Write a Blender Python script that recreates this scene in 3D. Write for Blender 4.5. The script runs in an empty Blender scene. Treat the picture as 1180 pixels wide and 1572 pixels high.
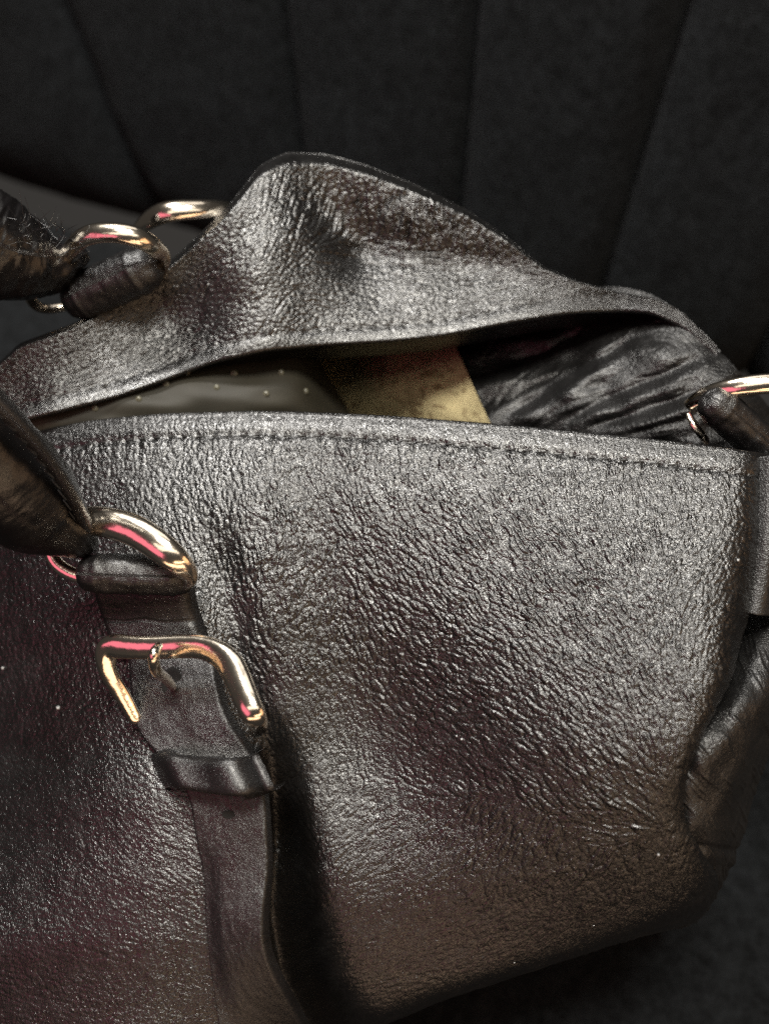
import bpy, math, random
import numpy as np
from mathutils import Vector, Matrix

random.seed(4)
RNG = np.random.default_rng(7)
C = bpy.context.scene.collection
S = bpy.context.scene

# ------------------------------------------------------------------ camera
PITCH = math.radians(48.0)      # looking down
H = 0.345                       # lens height over the seat
FPX, CX, CY = 1500.0, 590.0, 786.0
SEATZ = -0.035                  # top of the seat
FW = np.array([0, math.cos(PITCH), -math.sin(PITCH)])
UP = np.array([0, math.sin(PITCH), math.cos(PITCH)])
CAM = np.array([0.0, 0.0, H])
cd = bpy.data.cameras.new("camera")
cam = bpy.data.objects.new("camera", cd)
C.objects.link(cam)
cam.location = (0, 0, H)
cam.rotation_euler = (math.pi/2 - PITCH, 0, 0)
cd.sensor_fit = 'VERTICAL'
cd.sensor_height = 36.0
cd.lens = FPX/1572.0*36.0
cd.clip_start, cd.clip_end = 0.01, 20
cd.dof.use_dof = True
cd.dof.focus_distance = 0.262
cd.dof.aperture_fstop = 7.5
S.camera = cam
S.cycles.use_denoising = False
S.cycles.sample_clamp_indirect = 4.0

# ------------------------------------------------------------------ light
S.view_settings.view_transform = 'Standard'
S.view_settings.look = 'None'
S.view_settings.exposure = 0.0
S.view_settings.gamma = 1.0
w = bpy.data.worlds.new("World"); S.world = w
w.use_nodes = True
bg = w.node_tree.nodes["Background"]
bg.inputs[0].default_value = (1.0, 0.92, 0.84, 1); bg.inputs[1].default_value = 0.04

def area(name, loc, target, sx, sy, power, col):
    l = bpy.data.lights.new(name, 'AREA'); l.shape = 'RECTANGLE'; l.size = sx; l.size_y = sy
    l.energy = power; l.color = col
    o = bpy.data.objects.new(name, l); C.objects.link(o); o.location = loc
    d = Vector(target) - Vector(loc)
    o.rotation_euler = d.to_track_quat('-Z', 'Y').to_euler()
    return o
area("ceiling_downlight", (0.04, 0.05, 1.15), (0.03, 0.2, 0.1), 0.42, 0.25, 17.0, (1.0, 0.955, 0.86))
area("rear_downlight", (-0.30, 0.46, 1.10), (-0.05, 0.40, 0.0), 0.14, 0.14, 13.0, (1.0, 0.97, 0.92))
area("warm_lamp", (0.10, -0.90, 0.14), (0.03, 0.12, 0.08), 1.3, 0.22, 2.6, (1.0, 0.66, 0.42))  # added fill; stands for unseen warm surroundings mirrored low on the leather
area("warm_strip_lamp", (0.55, -0.80, 0.46), (0.0, 0.15, 0.12), 0.9, 0.09, 1.6, (1.0, 0.70, 0.42))  # added strip with no known source, puts warm streaks in the rings
area("red_lamp", (-0.72, -0.50, 0.70), (0.0, 0.15, 0.12), 0.9, 0.46, 1.5, (1.0, 0.21, 0.33))  # added fill in place of an unseen reddish object mirrored in the leather
area("ceiling_panel", (-0.10, 0.70, 1.30), (0.0, 0.2, 0.12), 1.2, 0.45, 2.2, (1.0, 0.95, 0.88))  # dim fill added behind the bag to lift the dark upper metal
area("cream_lamp", (0.10, -0.34, 1.10), (0.0, 0.15, 0.12), 1.4, 0.26, 2.0, (1.0, 0.90, 0.76))  # invented source, closes the dark gap in the metal's reflections
area("amber_lamp", (0.95, -0.25, 0.45), (0.0, 0.15, 0.12), 0.5, 0.5, 1.3, (1.0, 0.58, 0.30))  # made-up side fill for the orange on the buckle's right leg

# ------------------------------------------------------------------ numeric helpers
def P(x, y, D):
    """point seen along a sight line of the lens, D centimetres ahead of it over the seat"""
    x = np.asarray(x, float); y = np.asarray(y, float); D = np.asarray(D, float)*0.01
    X = (x-CX)/FPX; Y = (CY-y)/FPX
    dy = FW[1]+Y*UP[1]; dz = FW[2]+Y*UP[2]
    k = D/dy
    return np.stack([X*k, D+0*X, H+dz*k], -1)
def pxm(D, y=900):              # metres per pixel at such a distance
    Y = (CY-y)/FPX
    return D*0.01/(FW[1]+Y*UP[1])/FPX

_perm = RNG.permutation(4096)
_ang = RNG.uniform(0, 2*math.pi, 4096)
def _h(ix, iy, s): return _perm[(_perm[(ix+s*131) & 4095]+iy*57) & 4095]
def perlin(x, y, s=0):
    ix = np.floor(x).astype(int); iy = np.floor(y).astype(int)
    fx = x-ix; fy = y-iy
    u = fx*fx*fx*(fx*(fx*6-15)+10); v = fy*fy*fy*(fy*(fy*6-15)+10)
    def g(a, b):
        t = _ang[_h(ix+a, iy+b, s)]
        return np.cos(t)*(fx-a)+np.sin(t)*(fy-b)
    return 1.5*((g(0,0)*(1-u)+g(1,0)*u)*(1-v)+(g(0,1)*(1-u)+g(1,1)*u)*v)
def fbm(x, y, s=0, o=4):
    r = 0; a = 1.0
    for i in range(o):
        r = r+a*perlin(x*2**i, y*2**i, s+i*7); a *= .5
    return r
def worley(x, y, s=0):
    ix = np.floor(x).astype(int); iy = np.floor(y).astype(int)
    f1 = np.full(x.shape, 9.); f2 = np.full(x.shape, 9.)
    for a in (-1, 0, 1):
        for b in (-1, 0, 1):
            hh = _h(ix+a, iy+b, s)
            qx = ix+a+0.5+0.46*np.cos(_ang[hh]*7.3+hh); qy = iy+b+0.5+0.46*np.sin(_ang[(hh*3+1) & 4095]*5.1)
            d = np.hypot(qx-x, qy-y)
            f2 = np.minimum(f2, np.maximum(f1, d)); f1 = np.minimum(f1, d)
    return f1, f2
def worley_dir(x, y, th, st, s=0, k=2):
    """cells drawn out st times along the direction th (radians)"""
    ix = np.floor(x).astype(int); iy = np.floor(y).astype(int)
    c, sn = np.cos(th), np.sin(th)
    f1 = np.full(x.shape, 9.); f2 = np.full(x.shape, 9.)
    for a in range(-k, k+1):
        for b in range(-k, k+1):
            hh = _h(ix+a, iy+b, s)
            dx = ix+a+0.5+0.46*np.cos(_ang[hh]*7.3+hh)-x; dy = iy+b+0.5+0.46*np.sin(_ang[(hh*3+1) & 4095]*5.1)-y
            d = np.sqrt(((dx*c+dy*sn)/st)**2+(dy*c-dx*sn)**2)
            f2 = np.minimum(f2, np.maximum(f1, d)); f1 = np.minimum(f1, d)
    return f1, f2
def dir_field(px, py, dirs, seed=1, wob=.35):
    cs = np.zeros(px.shape); sn = np.zeros(px.shape)
    for (x, y, a, r) in dirs:
        wgt = 1/(1e-3+((px-x)**2+(py-y)**2)/r**2)**1.5
        cs += wgt*math.cos(2*math.radians(a)); sn += wgt*math.sin(2*math.radians(a))
    return .5*np.arctan2(sn, cs)+wob*perlin(px/70, py/70, seed+3)
def sstep(a, b, x):
    t = np.clip((x-a)/(b-a), 0, 1); return t*t*(3-2*t)
def gau(x, y, cx, cy, sx, sy, rot=0):
    c, s = math.cos(rot), math.sin(rot)
    dx = (x-cx)*c+(y-cy)*s; dy = -(x-cx)*s+(y-cy)*c
    return np.exp(-.5*((dx/sx)**2+(dy/sy)**2))
def spl(xs, ys, q):
    """natural cubic spline through (xs, ys)"""
    xs = np.asarray(xs, float); ys = np.asarray(ys, float); q = np.asarray(q, float)
    n = len(xs)
    h = np.diff(xs)
    A = np.eye(n); sh = (n,)+ys.shape[1:]
    b = np.zeros(sh)
    for i in range(1, n-1):
        A[i, i-1], A[i, i], A[i, i+1] = h[i-1], 2*(h[i-1]+h[i]), h[i]
        b[i] = 6*((ys[i+1]-ys[i])/h[i]-(ys[i]-ys[i-1])/h[i-1])
    m = np.linalg.solve(A, b)
    k = np.clip(np.searchsorted(xs, q)-1, 0, n-2)
    t = q-xs[k]; hh = h[k]
    if ys.ndim > 1:
        t = t[..., None]; hh = hh[..., None]
    r = hh-t
    return (m[k]*r**3+m[k+1]*t**3)/(6*hh)+(ys[k]/hh-m[k]*hh/6)*r+(ys[k+1]/hh-m[k+1]*hh/6)*t
def curve_pts(pts, n):
    pts = np.asarray(pts, float)
    d = np.r_[0, np.cumsum(np.linalg.norm(np.diff(pts[:, :2], axis=0), axis=1)+1e-6)]
    return spl(d/d[-1], pts, np.linspace(0, 1, n))
def lin(tab, q):
    tab = np.asarray(tab, float); return np.interp(q, tab[:, 0], tab[:, 1])
def smo(tab, q):
    """interpolation with a little rounding, no overshoot"""
    tab = np.asarray(tab, float)
    g = np.linspace(tab[0, 0]-60, tab[-1, 0]+60, 700); v = np.interp(g, tab[:, 0], tab[:, 1])
    # linear beyond the ends
    s0 = (tab[1,1]-tab[0,1])/(tab[1,0]-tab[0,0]); s1 = (tab[-1,1]-tab[-2,1])/(tab[-1,0]-tab[-2,0])
    v = np.where(g < tab[0,0], tab[0,1]+s0*(g-tab[0,0]), v); v = np.where(g > tab[-1,0], tab[-1,1]+s1*(g-tab[-1,0]), v)
    k = max(3, int(34/(g[1]-g[0]))); ker = np.hanning(2*k+1); ker /= ker.sum()
    v = np.convolve(np.pad(v, k, mode='reflect', reflect_type='odd'), ker, 'valid')
    return np.interp(q, g, v)

def normals(G):
    du = np.gradient(G, axis=1); dv = np.gradient(G, axis=0)
    n = np.cross(dv, du)
    return n/np.maximum(np.linalg.norm(n, axis=-1, keepdims=True), 1e-12)
def blur(a, k):
    for _ in range(k):
        p = np.pad(a, 1, mode='edge')
        a = (p[:-2, 1:-1]+p[2:, 1:-1]+p[1:-1, :-2]+p[1:-1, 2:]+2*a)/6
    return a
def bil(a, i, j):
    R, K = a.shape
    i = np.clip(i, 0, R-1.001); j = np.clip(j, 0, K-1.001)
    i0 = i.astype(int); j0 = j.astype(int); fi = i-i0; fj = j-j0
    return (a[i0, j0]*(1-fj)+a[i0, j0+1]*fj)*(1-fi)+(a[i0+1, j0]*(1-fj)+a[i0+1, j0+1]*fj)*fi
def lic(px, py, dirs, L=14, grain=2, seed=1, step=1.3):
    """noise drawn out along a field of crease directions; dirs = (x, y, degrees, reach)"""
    R, K = px.shape
    rng = np.random.default_rng(seed)
    noise = blur(rng.standard_normal((R, K)), grain); noise /= noise.std()
    cs = np.zeros(px.shape); sn = np.zeros(px.shape)
    for (x, y, a, r) in dirs:
        wgt = 1/(1e-3+((px-x)**2+(py-y)**2)/r**2)**1.5
        cs += wgt*math.cos(2*math.radians(a)); sn += wgt*math.sin(2*math.radians(a))
    th = .5*np.arctan2(sn, cs)
    th = th+.35*perlin(px/70, py/70, seed+3)
    dx, dy = np.cos(th), np.sin(th)
    xj = np.gradient(px, axis=1); xi = np.gradient(px, axis=0); yj = np.gradient(py, axis=1); yi = np.gradient(py, axis=0)
    det = xj*yi-xi*yj; det = np.where(np.abs(det) < 1e-6, 1e-6, det)
    vj = (dx*yi-dy*xi)/det; vi = (-dx*yj+dy*xj)/det
    nn = np.hypot(vi, vj)+1e-9; vi /= nn; vj /= nn
    I, J = np.mgrid[0:R, 0:K].astype(float)
    acc = noise.copy()
    for sg in (1, -1):
        i, j = I.copy(), J.copy(); pv_i, pv_j = vi*sg, vj*sg
        for k in range(L):
            i = i+pv_i*step; j = j+pv_j*step
            ii = np.clip(np.rint(i).astype(int), 0, R-1); jj = np.clip(np.rint(j).astype(int), 0, K-1)
            ni, nj = vi[ii, jj], vj[ii, jj]
            s = np.sign(ni*pv_i+nj*pv_j); s[s == 0] = 1
            pv_i, pv_j = ni*s, nj*s
            acc += noise[ii, jj]*(1-k/(L+1))
    acc -= acc.mean(); return acc/acc.std()

# ------------------------------------------------------------------ object helpers
def raw_mesh(name, verts, faces, uv=None, smooth=True):
    me = bpy.data.meshes.new(name)
    verts = np.asarray(verts, np.float32).reshape(-1, 3)
    faces = np.asarray(faces, np.int32)
    k = faces.shape[1]
    me.vertices.add(len(verts)); me.vertices.foreach_set("co", verts.ravel())
    me.loops.add(faces.size); me.loops.foreach_set("vertex_index", faces.ravel())
    me.polygons.add(len(faces)); me.polygons.foreach_set("loop_start", np.arange(0, faces.size, k, dtype=np.int32))
    if uv is not None:
        l = me.uv_layers.new(name="UVMap")
        l.data.foreach_set("uv", np.asarray(uv, np.float32).reshape(-1, 2)[faces.ravel()].ravel())
    me.update(calc_edges=True)
    me.polygons.foreach_set("use_smooth", np.full(len(faces), smooth))
    me.validate()
    return me
def grid_faces(R, K, closed_u=False, closed_v=False, flip=False):
    I, J = np.mgrid[0:R-(0 if closed_v else 1), 0:K-(0 if closed_u else 1)]
    a = I*K+J; b = I*K+(J+1) % K; c = ((I+1) % R)*K+(J+1) % K; d = ((I+1) % R)*K+J
    f = np.stack([a, d, c, b] if not flip else [a, b, c, d], -1).reshape(-1, 4)
    return f
def link(name, me, mat, parent=None):
    o = bpy.data.objects.new(name, me); C.objects.link(o)
    if mat is not None: 
        me.materials.clear(); me.materials.append(mat)
    if parent is not None: o.parent = parent
    return o
def grid_obj(name, G, mat, parent=None, flip=False):
    """sheet of leather or cloth; UV is laid out in millimetres along the sheet"""
    R, K = G.shape[:2]
    su = np.zeros((R, K)); sv = np.zeros((R, K))
    su[:, 1:] = np.cumsum(np.linalg.norm(np.diff(G, axis=1), axis=-1).mean(0))[None]
    sv[1:, :] = np.cumsum(np.linalg.norm(np.diff(G, axis=0), axis=-1).mean(1))[:, None]
    uv = np.stack([su, sv], -1)*1000
    nm = np.cross(G[1:, :-1]-G[:-1, :-1], G[:-1, 1:]-G[:-1, :-1])
    flip = float((nm*(CAM-G[:-1, :-1])).sum()) < 0
    return link(name, raw_mesh(name, G, grid_faces(R, K, flip=flip), uv), mat, parent)
def tube_grid(path, rad, n=20, flat=None, closed=False, cap=True):
    """path Nx3, rad N; flat = (direction, ratio) squashes the section along a direction"""
    path = np.asarray(path, float); N = len(path)
    t = np.gradient(path, axis=0)
    if closed: t = np.roll(path, -1, 0)-np.roll(path, 1, 0)
    t /= np.linalg.norm(t, axis=1, keepdims=True)+1e-12
    ref = np.array([0., -.7, .7]) if flat is None else np.asarray(flat[0], float)
    ref = ref/np.linalg.norm(ref)
    a = ref[None]-(t@ref)[:, None]*t
    a /= np.linalg.norm(a, axis=1, keepdims=True)+1e-12
    b = np.cross(t, a)
    q = 1.0 if flat is None else flat[1]
    ph = np.linspace(0, 2*math.pi, n, endpoint=False)
    r = np.asarray(rad, float)[:, None, None]
    G = path[:, None]+r*(np.cos(ph)[None, :, None]*a[:, None]*q+np.sin(ph)[None, :, None]*b[:, None])
    return G
def tube(name, path, rad, mat, parent, n=20, flat=None, closed=False, disp=None, samples=None):
    path = np.asarray(path, float)
    rad = np.full(len(path), rad) if np.isscalar(rad) else np.asarray(rad, float)
    if samples:
        pr = np.c_[path, rad]
        if closed: pr = np.r_[pr[-2:], pr, pr[:3]]
        d = np.r_[0, np.cumsum(np.linalg.norm(np.diff(pr[:, :3], axis=0), axis=1))]
        lo, hi = (d[2], d[-3]) if closed else (0, d[-1])
        q = np.linspace(lo, hi, samples, endpoint=not closed)
        pr = spl(d, pr, q); path, rad = pr[:, :3], pr[:, 3]
    if not closed:      # rounded ends
        k = 5
        t0 = path[0]-path[1]; t0 /= np.linalg.norm(t0); t1 = path[-1]-path[-2]; t1 /= np.linalg.norm(t1)
        an = np.linspace(0, math.pi/2, k+1)[1:]
        h0 = [path[0]+t0*rad[0]*math.sin(x)*.8 for x in an][::-1]; h1 = [path[-1]+t1*rad[-1]*math.sin(x)*.8 for x in an]
        path = np.r_[h0, path, h1]
        rad = np.r_[[rad[0]*max(math.cos(x), .02) for x in an][::-1], rad, [rad[-1]*max(math.cos(x), .02) for x in an]]
    G = tube_grid(path, rad, n, flat, closed)
    if disp is not None: G = disp(G)
    R, K = G.shape[:2]
    s = np.r_[0, np.cumsum(np.linalg.norm(np.diff(path, axis=0), axis=1))]*1000
    uv = np.stack(np.broadcast_arrays(np.linspace(0, 2*math.pi, K)[None]*rad.mean()*1000, s[:, None]), -1)
    return link(name, raw_mesh(name, G, grid_faces(R, K, closed_u=True, closed_v=closed, flip=True), uv), mat, parent)
def PP(rows): 
    rows = np.asarray(rows, float); return P(rows[:, 0], rows[:, 1], rows[:, 2])
def empty(name, loc, label=None, cat=None, group=None):
    o = bpy.data.objects.new(name, None); C.objects.link(o); o.location = loc; o.empty_display_size = .02
    if label: o['label'] = label
    if cat: o['category'] = cat
    if group: o['group'] = group
    return o

# ------------------------------------------------------------------ materials
def new_mat(name):
    m = bpy.data.materials.new(name); m.use_nodes = True
    nt = m.node_tree; b = nt.nodes["Principled BSDF"]
    return m, nt, b
def nd(nt, t, **kw):
    n = nt.nodes.new(t)
    for k, v in kw.items():
        if k.startswith('_'): setattr(n, k[1:], v)
        else: n.inputs[k.replace('__', ' ')].default_value = v
    return n
def leather(name, base, rough, cell, amp, spec=0.5, coat=0.0):
    m, nt, b = new_mat(name); L = nt.links.new
    uv = nd(nt, 'ShaderNodeUVMap')
    no = nd(nt, 'ShaderNodeTexNoise', Scale=0.9/cell, Detail=3.0)
    L(uv.outputs[0], no.inputs['Vector'])
    mx = nd(nt, 'ShaderNodeMix', _data_type='RGBA', _blend_type='LINEAR_LIGHT'); mx.inputs[0].default_value = 0.35*cell
    L(uv.outputs[0], mx.inputs[6]); L(no.outputs['Color'], mx.inputs[7])
    vo = nd(nt, 'ShaderNodeTexVoronoi', _feature='DISTANCE_TO_EDGE', Scale=1.0/cell)
    L(mx.outputs[2], vo.inputs['Vector'])
    mr = nd(nt, 'ShaderNodeMapRange', _interpolation_type='SMOOTHSTEP'); mr.inputs[2].default_value = 0.28
    L(vo.outputs['Distance'], mr.inputs[0])
    fn = nd(nt, 'ShaderNodeTexNoise', Scale=3.2/cell, Detail=4.0, Roughness=.65)
    L(uv.outputs[0], fn.inputs['Vector'])
    ad = nd(nt, 'ShaderNodeMath', _operation='MULTIPLY_ADD'); ad.inputs[1].default_value = .08
    L(fn.outputs[0], ad.inputs[0]); L(mr.outputs[0], ad.inputs[2])
    bu = nd(nt, 'ShaderNodeBump', Strength=1.0, Distance=amp)
    L(ad.outputs[0], bu.inputs['Height']); L(bu.outputs[0], b.inputs['Normal'])
    big = nd(nt, 'ShaderNodeTexNoise', Scale=0.12, Detail=5.0, Roughness=.6)
    L(uv.outputs[0], big.inputs['Vector'])
    rr = nd(nt, 'ShaderNodeMapRange'); rr.inputs[1].default_value = .3; rr.inputs[2].default_value = .7
    rr.inputs[3].default_value = rough-.06; rr.inputs[4].default_value = rough+.08
    L(big.outputs[0], rr.inputs[0]); L(rr.outputs[0], b.inputs['Roughness'])
    cr = nd(nt, 'ShaderNodeMix', _data_type='RGBA')
    cr.inputs[6].default_value = (*[c*.7 for c in base], 1); cr.inputs[7].default_value = (*[c*1.35 for c in base], 1)
    L(big.outputs[0], cr.inputs[0]); L(cr.outputs[2], b.inputs['Base Color'])
    b.inputs['Specular IOR Level'].default_value = spec
    b.inputs['Coat Weight'].default_value = coat; b.inputs['Coat Roughness'].default_value = rough
    L(bu.outputs[0], b.inputs['Coat Normal'])
    return m
M_LEATHER = leather("pebbled_black_leather", (.0040, .0038, .0038), .28, .62, .00005, spec=.85)
M_SOFT = leather('creased_black_leather', (.0040, .0038, .0038), .40, .7, .00006, spec=.65)
M_SMOOTH = leather("smooth_black_leather", (.0045, .004, .0042), .35, .42, .00004, spec=.75)
M_HANDLE = leather('handle_leather', (.0032, .0028, .0030), .29, .6, .000018, spec=.55)
m, nt, b = new_mat("polished_nickel"); M_METAL = m
b.inputs['Base Color'].default_value = (.90, .80, .67, 1); b.inputs['Metallic'].default_value = 1; b.inputs['Roughness'].default_value = .16
g_ = nd(nt, 'ShaderNodeTexCoord'); n_ = nd(nt, 'ShaderNodeTexNoise', Scale=420.0, Detail=3.0)
bu_ = nd(nt, 'ShaderNodeBump', Strength=.25, Distance=.0003)
nt.links.new(g_.outputs['Object'], n_.inputs['Vector']); nt.links.new(n_.outputs[0], bu_.inputs['Height']); nt.links.new(bu_.outputs[0], b.inputs['Normal'])
m, nt, b = new_mat("black_thread"); M_THREAD = m
b.inputs['Base Color'].default_value = (.010, .010, .010, 1); b.inputs['Roughness'].default_value = .55
m, nt, b = new_mat("punched_hole"); M_HOLE = m
b.inputs['Base Color'].default_value = (.004, .004, .004, 1); b.inputs['Roughness'].default_value = .9
m, nt, b = new_mat("white_lint"); M_LINT = m
b.inputs['Base Color'].default_value = (.42, .44, .45, 1); b.inputs['Roughness'].default_value = .8

def fabric(name, base, scale):
    m, nt, b = new_mat(name); L = nt.links.new
    tc = nd(nt, 'ShaderNodeTexCoord')
    wv = nd(nt, 'ShaderNodeTexWave', Scale=scale, Distortion=1.2, Detail=1.0); wv.inputs['Detail Scale'].default_value = 6
    w2 = nd(nt, 'ShaderNodeTexWave', _bands_direction='Z', Scale=scale*.9, Distortion=1.2)
    n1 = nd(nt, 'ShaderNodeTexNoise', Scale=scale*2.2, Detail=4.0, Roughness=.7)
    for q in (wv, w2, n1): L(tc.outputs['Object'], q.inputs['Vector'])
    a = nd(nt, 'ShaderNodeMath', _operation='ADD'); L(wv.outputs['Fac'], a.inputs[0]); L(w2.outputs['Fac'], a.inputs[1])
    a2 = nd(nt, 'ShaderNodeMath', _operation='MULTIPLY_ADD'); a2.inputs[1].default_value = 2.0
    L(n1.outputs[0], a2.inputs[0]); L(a.outputs[0], a2.inputs[2])
    bu = nd(nt, 'ShaderNodeBump', Strength=.7, Distance=.0006); L(a2.outputs[0], bu.inputs['Height']); L(bu.outputs[0], b.inputs['Normal'])
    n2 = nd(nt, 'ShaderNodeTexNoise', Scale=scale*.7, Detail=6.0, Roughness=.75); L(tc.outputs['Object'], n2.inputs['Vector'])
    mq = nd(nt, 'ShaderNodeMapRange'); mq.inputs[1].default_value = .32; mq.inputs[2].default_value = .68; L(n2.outputs[0], mq.inputs[0])
    cr = nd(nt, 'ShaderNodeMix', _data_type='RGBA')
    cr.inputs[6].default_value = (*[c*.40 for c in base], 1); cr.inputs[7].default_value = (*[c*1.7 for c in base], 1)
    L(mq.outputs[0], cr.inputs[0]); L(cr.outputs[2], b.inputs['Base Color'])
    b.inputs['Roughness'].default_value = .95; b.inputs['Specular IOR Level'].default_value = .06
    b.inputs['Sheen Weight'].default_value = .02; b.inputs['Sheen Roughness'].default_value = .5
    return m
M_FABRIC = fabric("charcoal_weave", (.0076, .0086, .0096), 260.0)

# lining: ribbed khaki cloth with a dark brown scroll print
m, nt, b = new_mat("khaki_lining"); M_LINING = m; L = nt.links.new
uv = nd(nt, 'ShaderNodeUVMap')
rib = nd(nt, 'ShaderNodeTexWave', Scale=.42, Distortion=.3); L(uv.outputs[0], rib.inputs['Vector'])
wn = nd(nt, 'ShaderNodeTexNoise', Scale=.10, Detail=2.0); L(uv.outputs[0], wn.inputs['Vector'])
wm = nd(nt, 'ShaderNodeMix', _data_type='RGBA', _blend_type='LINEAR_LIGHT'); wm.inputs[0].default_value = 5.0
L(uv.outputs[0], wm.inputs[6]); L(wn.outputs['Color'], wm.inputs[7])
vr = nd(nt, 'ShaderNodeTexVoronoi', Scale=.085, Randomness=.6); L(wm.outputs[2], vr.inputs['Vector'])
s1 = nd(nt, 'ShaderNodeMath', _operation='MULTIPLY'); s1.inputs[1].default_value = 15.0; L(vr.outputs['Distance'], s1.inputs[0])
s2 = nd(nt, 'ShaderNodeMath', _operation='SINE'); L(s1.outputs[0], s2.inputs[0])
s3 = nd(nt, 'ShaderNodeMapRange'); s3.inputs[1].default_value = .62; s3.inputs[2].default_value = .80; L(s2.outputs[0], s3.inputs[0])
gp = nd(nt, 'ShaderNodeTexNoise', Scale=.22, Detail=1.0); L(uv.outputs[0], gp.inputs['Vector'])
s4 = nd(nt, 'ShaderNodeMapRange'); s4.inputs[1].default_value = .46; s4.inputs[2].default_value = .54; L(gp.outputs[0], s4.inputs[0])
s5 = nd(nt, 'ShaderNodeMath', _operation='MULTIPLY'); L(s3.outputs[0], s5.inputs[0]); L(s4.outputs[0], s5.inputs[1])
c0 = nd(nt, 'ShaderNodeMix', _data_type='RGBA'); c0.inputs[6].default_value = (.44, .36, .18, 1); c0.inputs[7].default_value = (.62, .53, .30, 1)
L(rib.outputs['Fac'], c0.inputs[0])
c1 = nd(nt, 'ShaderNodeMix', _data_type='RGBA'); c1.inputs[7].default_value = (.27, .20, .10, 1)
L(s5.outputs[0], c1.inputs[0]); L(c0.outputs[2], c1.inputs[6]); L(c1.outputs[2], b.inputs['Base Color'])
bu = nd(nt, 'ShaderNodeBump', Strength=.6, Distance=.0003); L(rib.outputs['Fac'], bu.inputs['Height']); L(bu.outputs[0], b.inputs['Normal'])
b.inputs['Roughness'].default_value = .8

m, nt, b = new_mat("grey_green_plastic"); M_PLASTIC = m; L = nt.links.new
tc = nd(nt, 'ShaderNodeTexCoord'); n1 = nd(nt, 'ShaderNodeTexNoise', Scale=45.0, Detail=4.0); L(tc.outputs['Object'], n1.inputs['Vector'])
cr = nd(nt, 'ShaderNodeMix', _data_type='RGBA'); cr.inputs[6].default_value = (.008, .0075, .005, 1); cr.inputs[7].default_value = (.032, .028, .019, 1)
L(n1.outputs[0], cr.inputs[0]); L(cr.outputs[2], b.inputs['Base Color'])
b.inputs['Roughness'].default_value = .6; b.inputs['Specular IOR Level'].default_value = .25
bu = nd(nt, 'ShaderNodeBump', Strength=.4, Distance=.001); L(n1.outputs[0], bu.inputs['Height']); L(bu.outputs[0], b.inputs['Normal'])
m, nt, b = new_mat("pale_nub"); M_NUB = m
b.inputs['Base Color'].default_value = (.085, .08, .055, 1); b.inputs['Roughness'].default_value = .35

# ------------------------------------------------------------------ the sofa
sofa = empty("sofa", (0, .35, 0), "dark charcoal fabric sofa with a vertically channelled back, under and behind the handbag", "sofa")
def rel(o, parent):
    o.parent = parent; o.matrix_parent_inverse = Matrix.Translation(-Vector(parent.location))
    return o
# seat cushion: a pillow-edged slab
nx, ny = 130, 110
uu, vv = np.meshgrid(np.linspace(-1, 1, nx), np.linspace(-1, 1, ny))
X = .70*uu; Yy = .52*vv
edge = np.maximum(np.abs(uu), np.abs(vv))
Z = -.11*np.clip((edge-.90)/.10, 0, 1)**2.2
Z = Z+SEATZ+.0016*fbm(X*9, Yy*9, 5, 3)-.0015
th_ = math.atan(-.478); px_, py_ = X*math.cos(th_)-Yy*math.sin(th_), X*math.sin(th_)+Yy*math.cos(th_)
X, Yy = px_-.224, py_+.088
seat = grid_obj("seat_cushion", np.stack([X, Yy, Z], -1), M_FABRIC, flip=True)
rel(seat, sofa)
# channels of the back
BA, BB = .533, -.478                                          # foot of the back: y = BA + BB x
TH = math.atan(BB); ET = np.array([math.cos(TH), math.sin(TH)]); EN = np.array([math.sin(TH), -math.cos(TH)])
def on_back(x, y):
    X_, Y_ = (x-CX)/FPX, (CY-y)/FPX
    k = BA/((FW[1]+Y_*UP[1])-BB*X_)
    return (X_*k*ET[0]+(k*(FW[1]+Y_*UP[1])-BA)*ET[1], H+k*(FW[2]+Y_*UP[2]))
SEAMS = [((-640, 0), (-400, 250)), ((-270, 0), (-70, 250)), ((82, 0), (205, 250)), ((421, 0), (463, 250)), ((718, 0), (706, 280)), ((1050, 0), (942, 370)), ((1420, 0), (1220, 420)), ((1850, 0), (1560, 460))]
seam = []
for a_, b_ in SEAMS:
    (s0, z0), (s1, z1) = on_back(*a_), on_back(*b_)
    g_ = (s1-s0)/(z1-z0); seam.append((s0-g_*z0, g_))
for k in range(7):
    n, mth = 46, 100
    a = np.linspace(0, 1, n)[None]; t = np.linspace(0, 1, mth)[:, None]
    z = SEATZ-.03+.47*t
    sl, sr_ = seam[k][0]+seam[k][1]*z, seam[k+1][0]+seam[k+1][1]*z
    q = sl*(1-a)+sr_*a
    prof = np.clip(1-np.abs(2*a-1)**4.5, 0, 1)**.6
    dep = -.020*prof+.10*np.clip(z-SEATZ, 0, 1)+.07*np.exp(-np.clip(z-SEATZ+.02, 0, 1)/.022)+.06*sstep(.93, 1.0, t)
    dep = dep+.0014*fbm(q*24, z*18+0*q, 9+k, 3)
    G = np.stack([q*ET[0]-EN[0]*dep, BA+q*ET[1]-EN[1]*dep, z+0*q], -1)
    rel(grid_obj("back_channel", G, M_FABRIC), sofa)

# ------------------------------------------------------------------ the handbag
bag = empty("handbag", (0, .17, SEATZ+.004), "open black grained leather handbag with nickel rings and buckle, slumped on the dark sofa seat", "handbag")
def part(o): return rel(o, bag)

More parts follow.
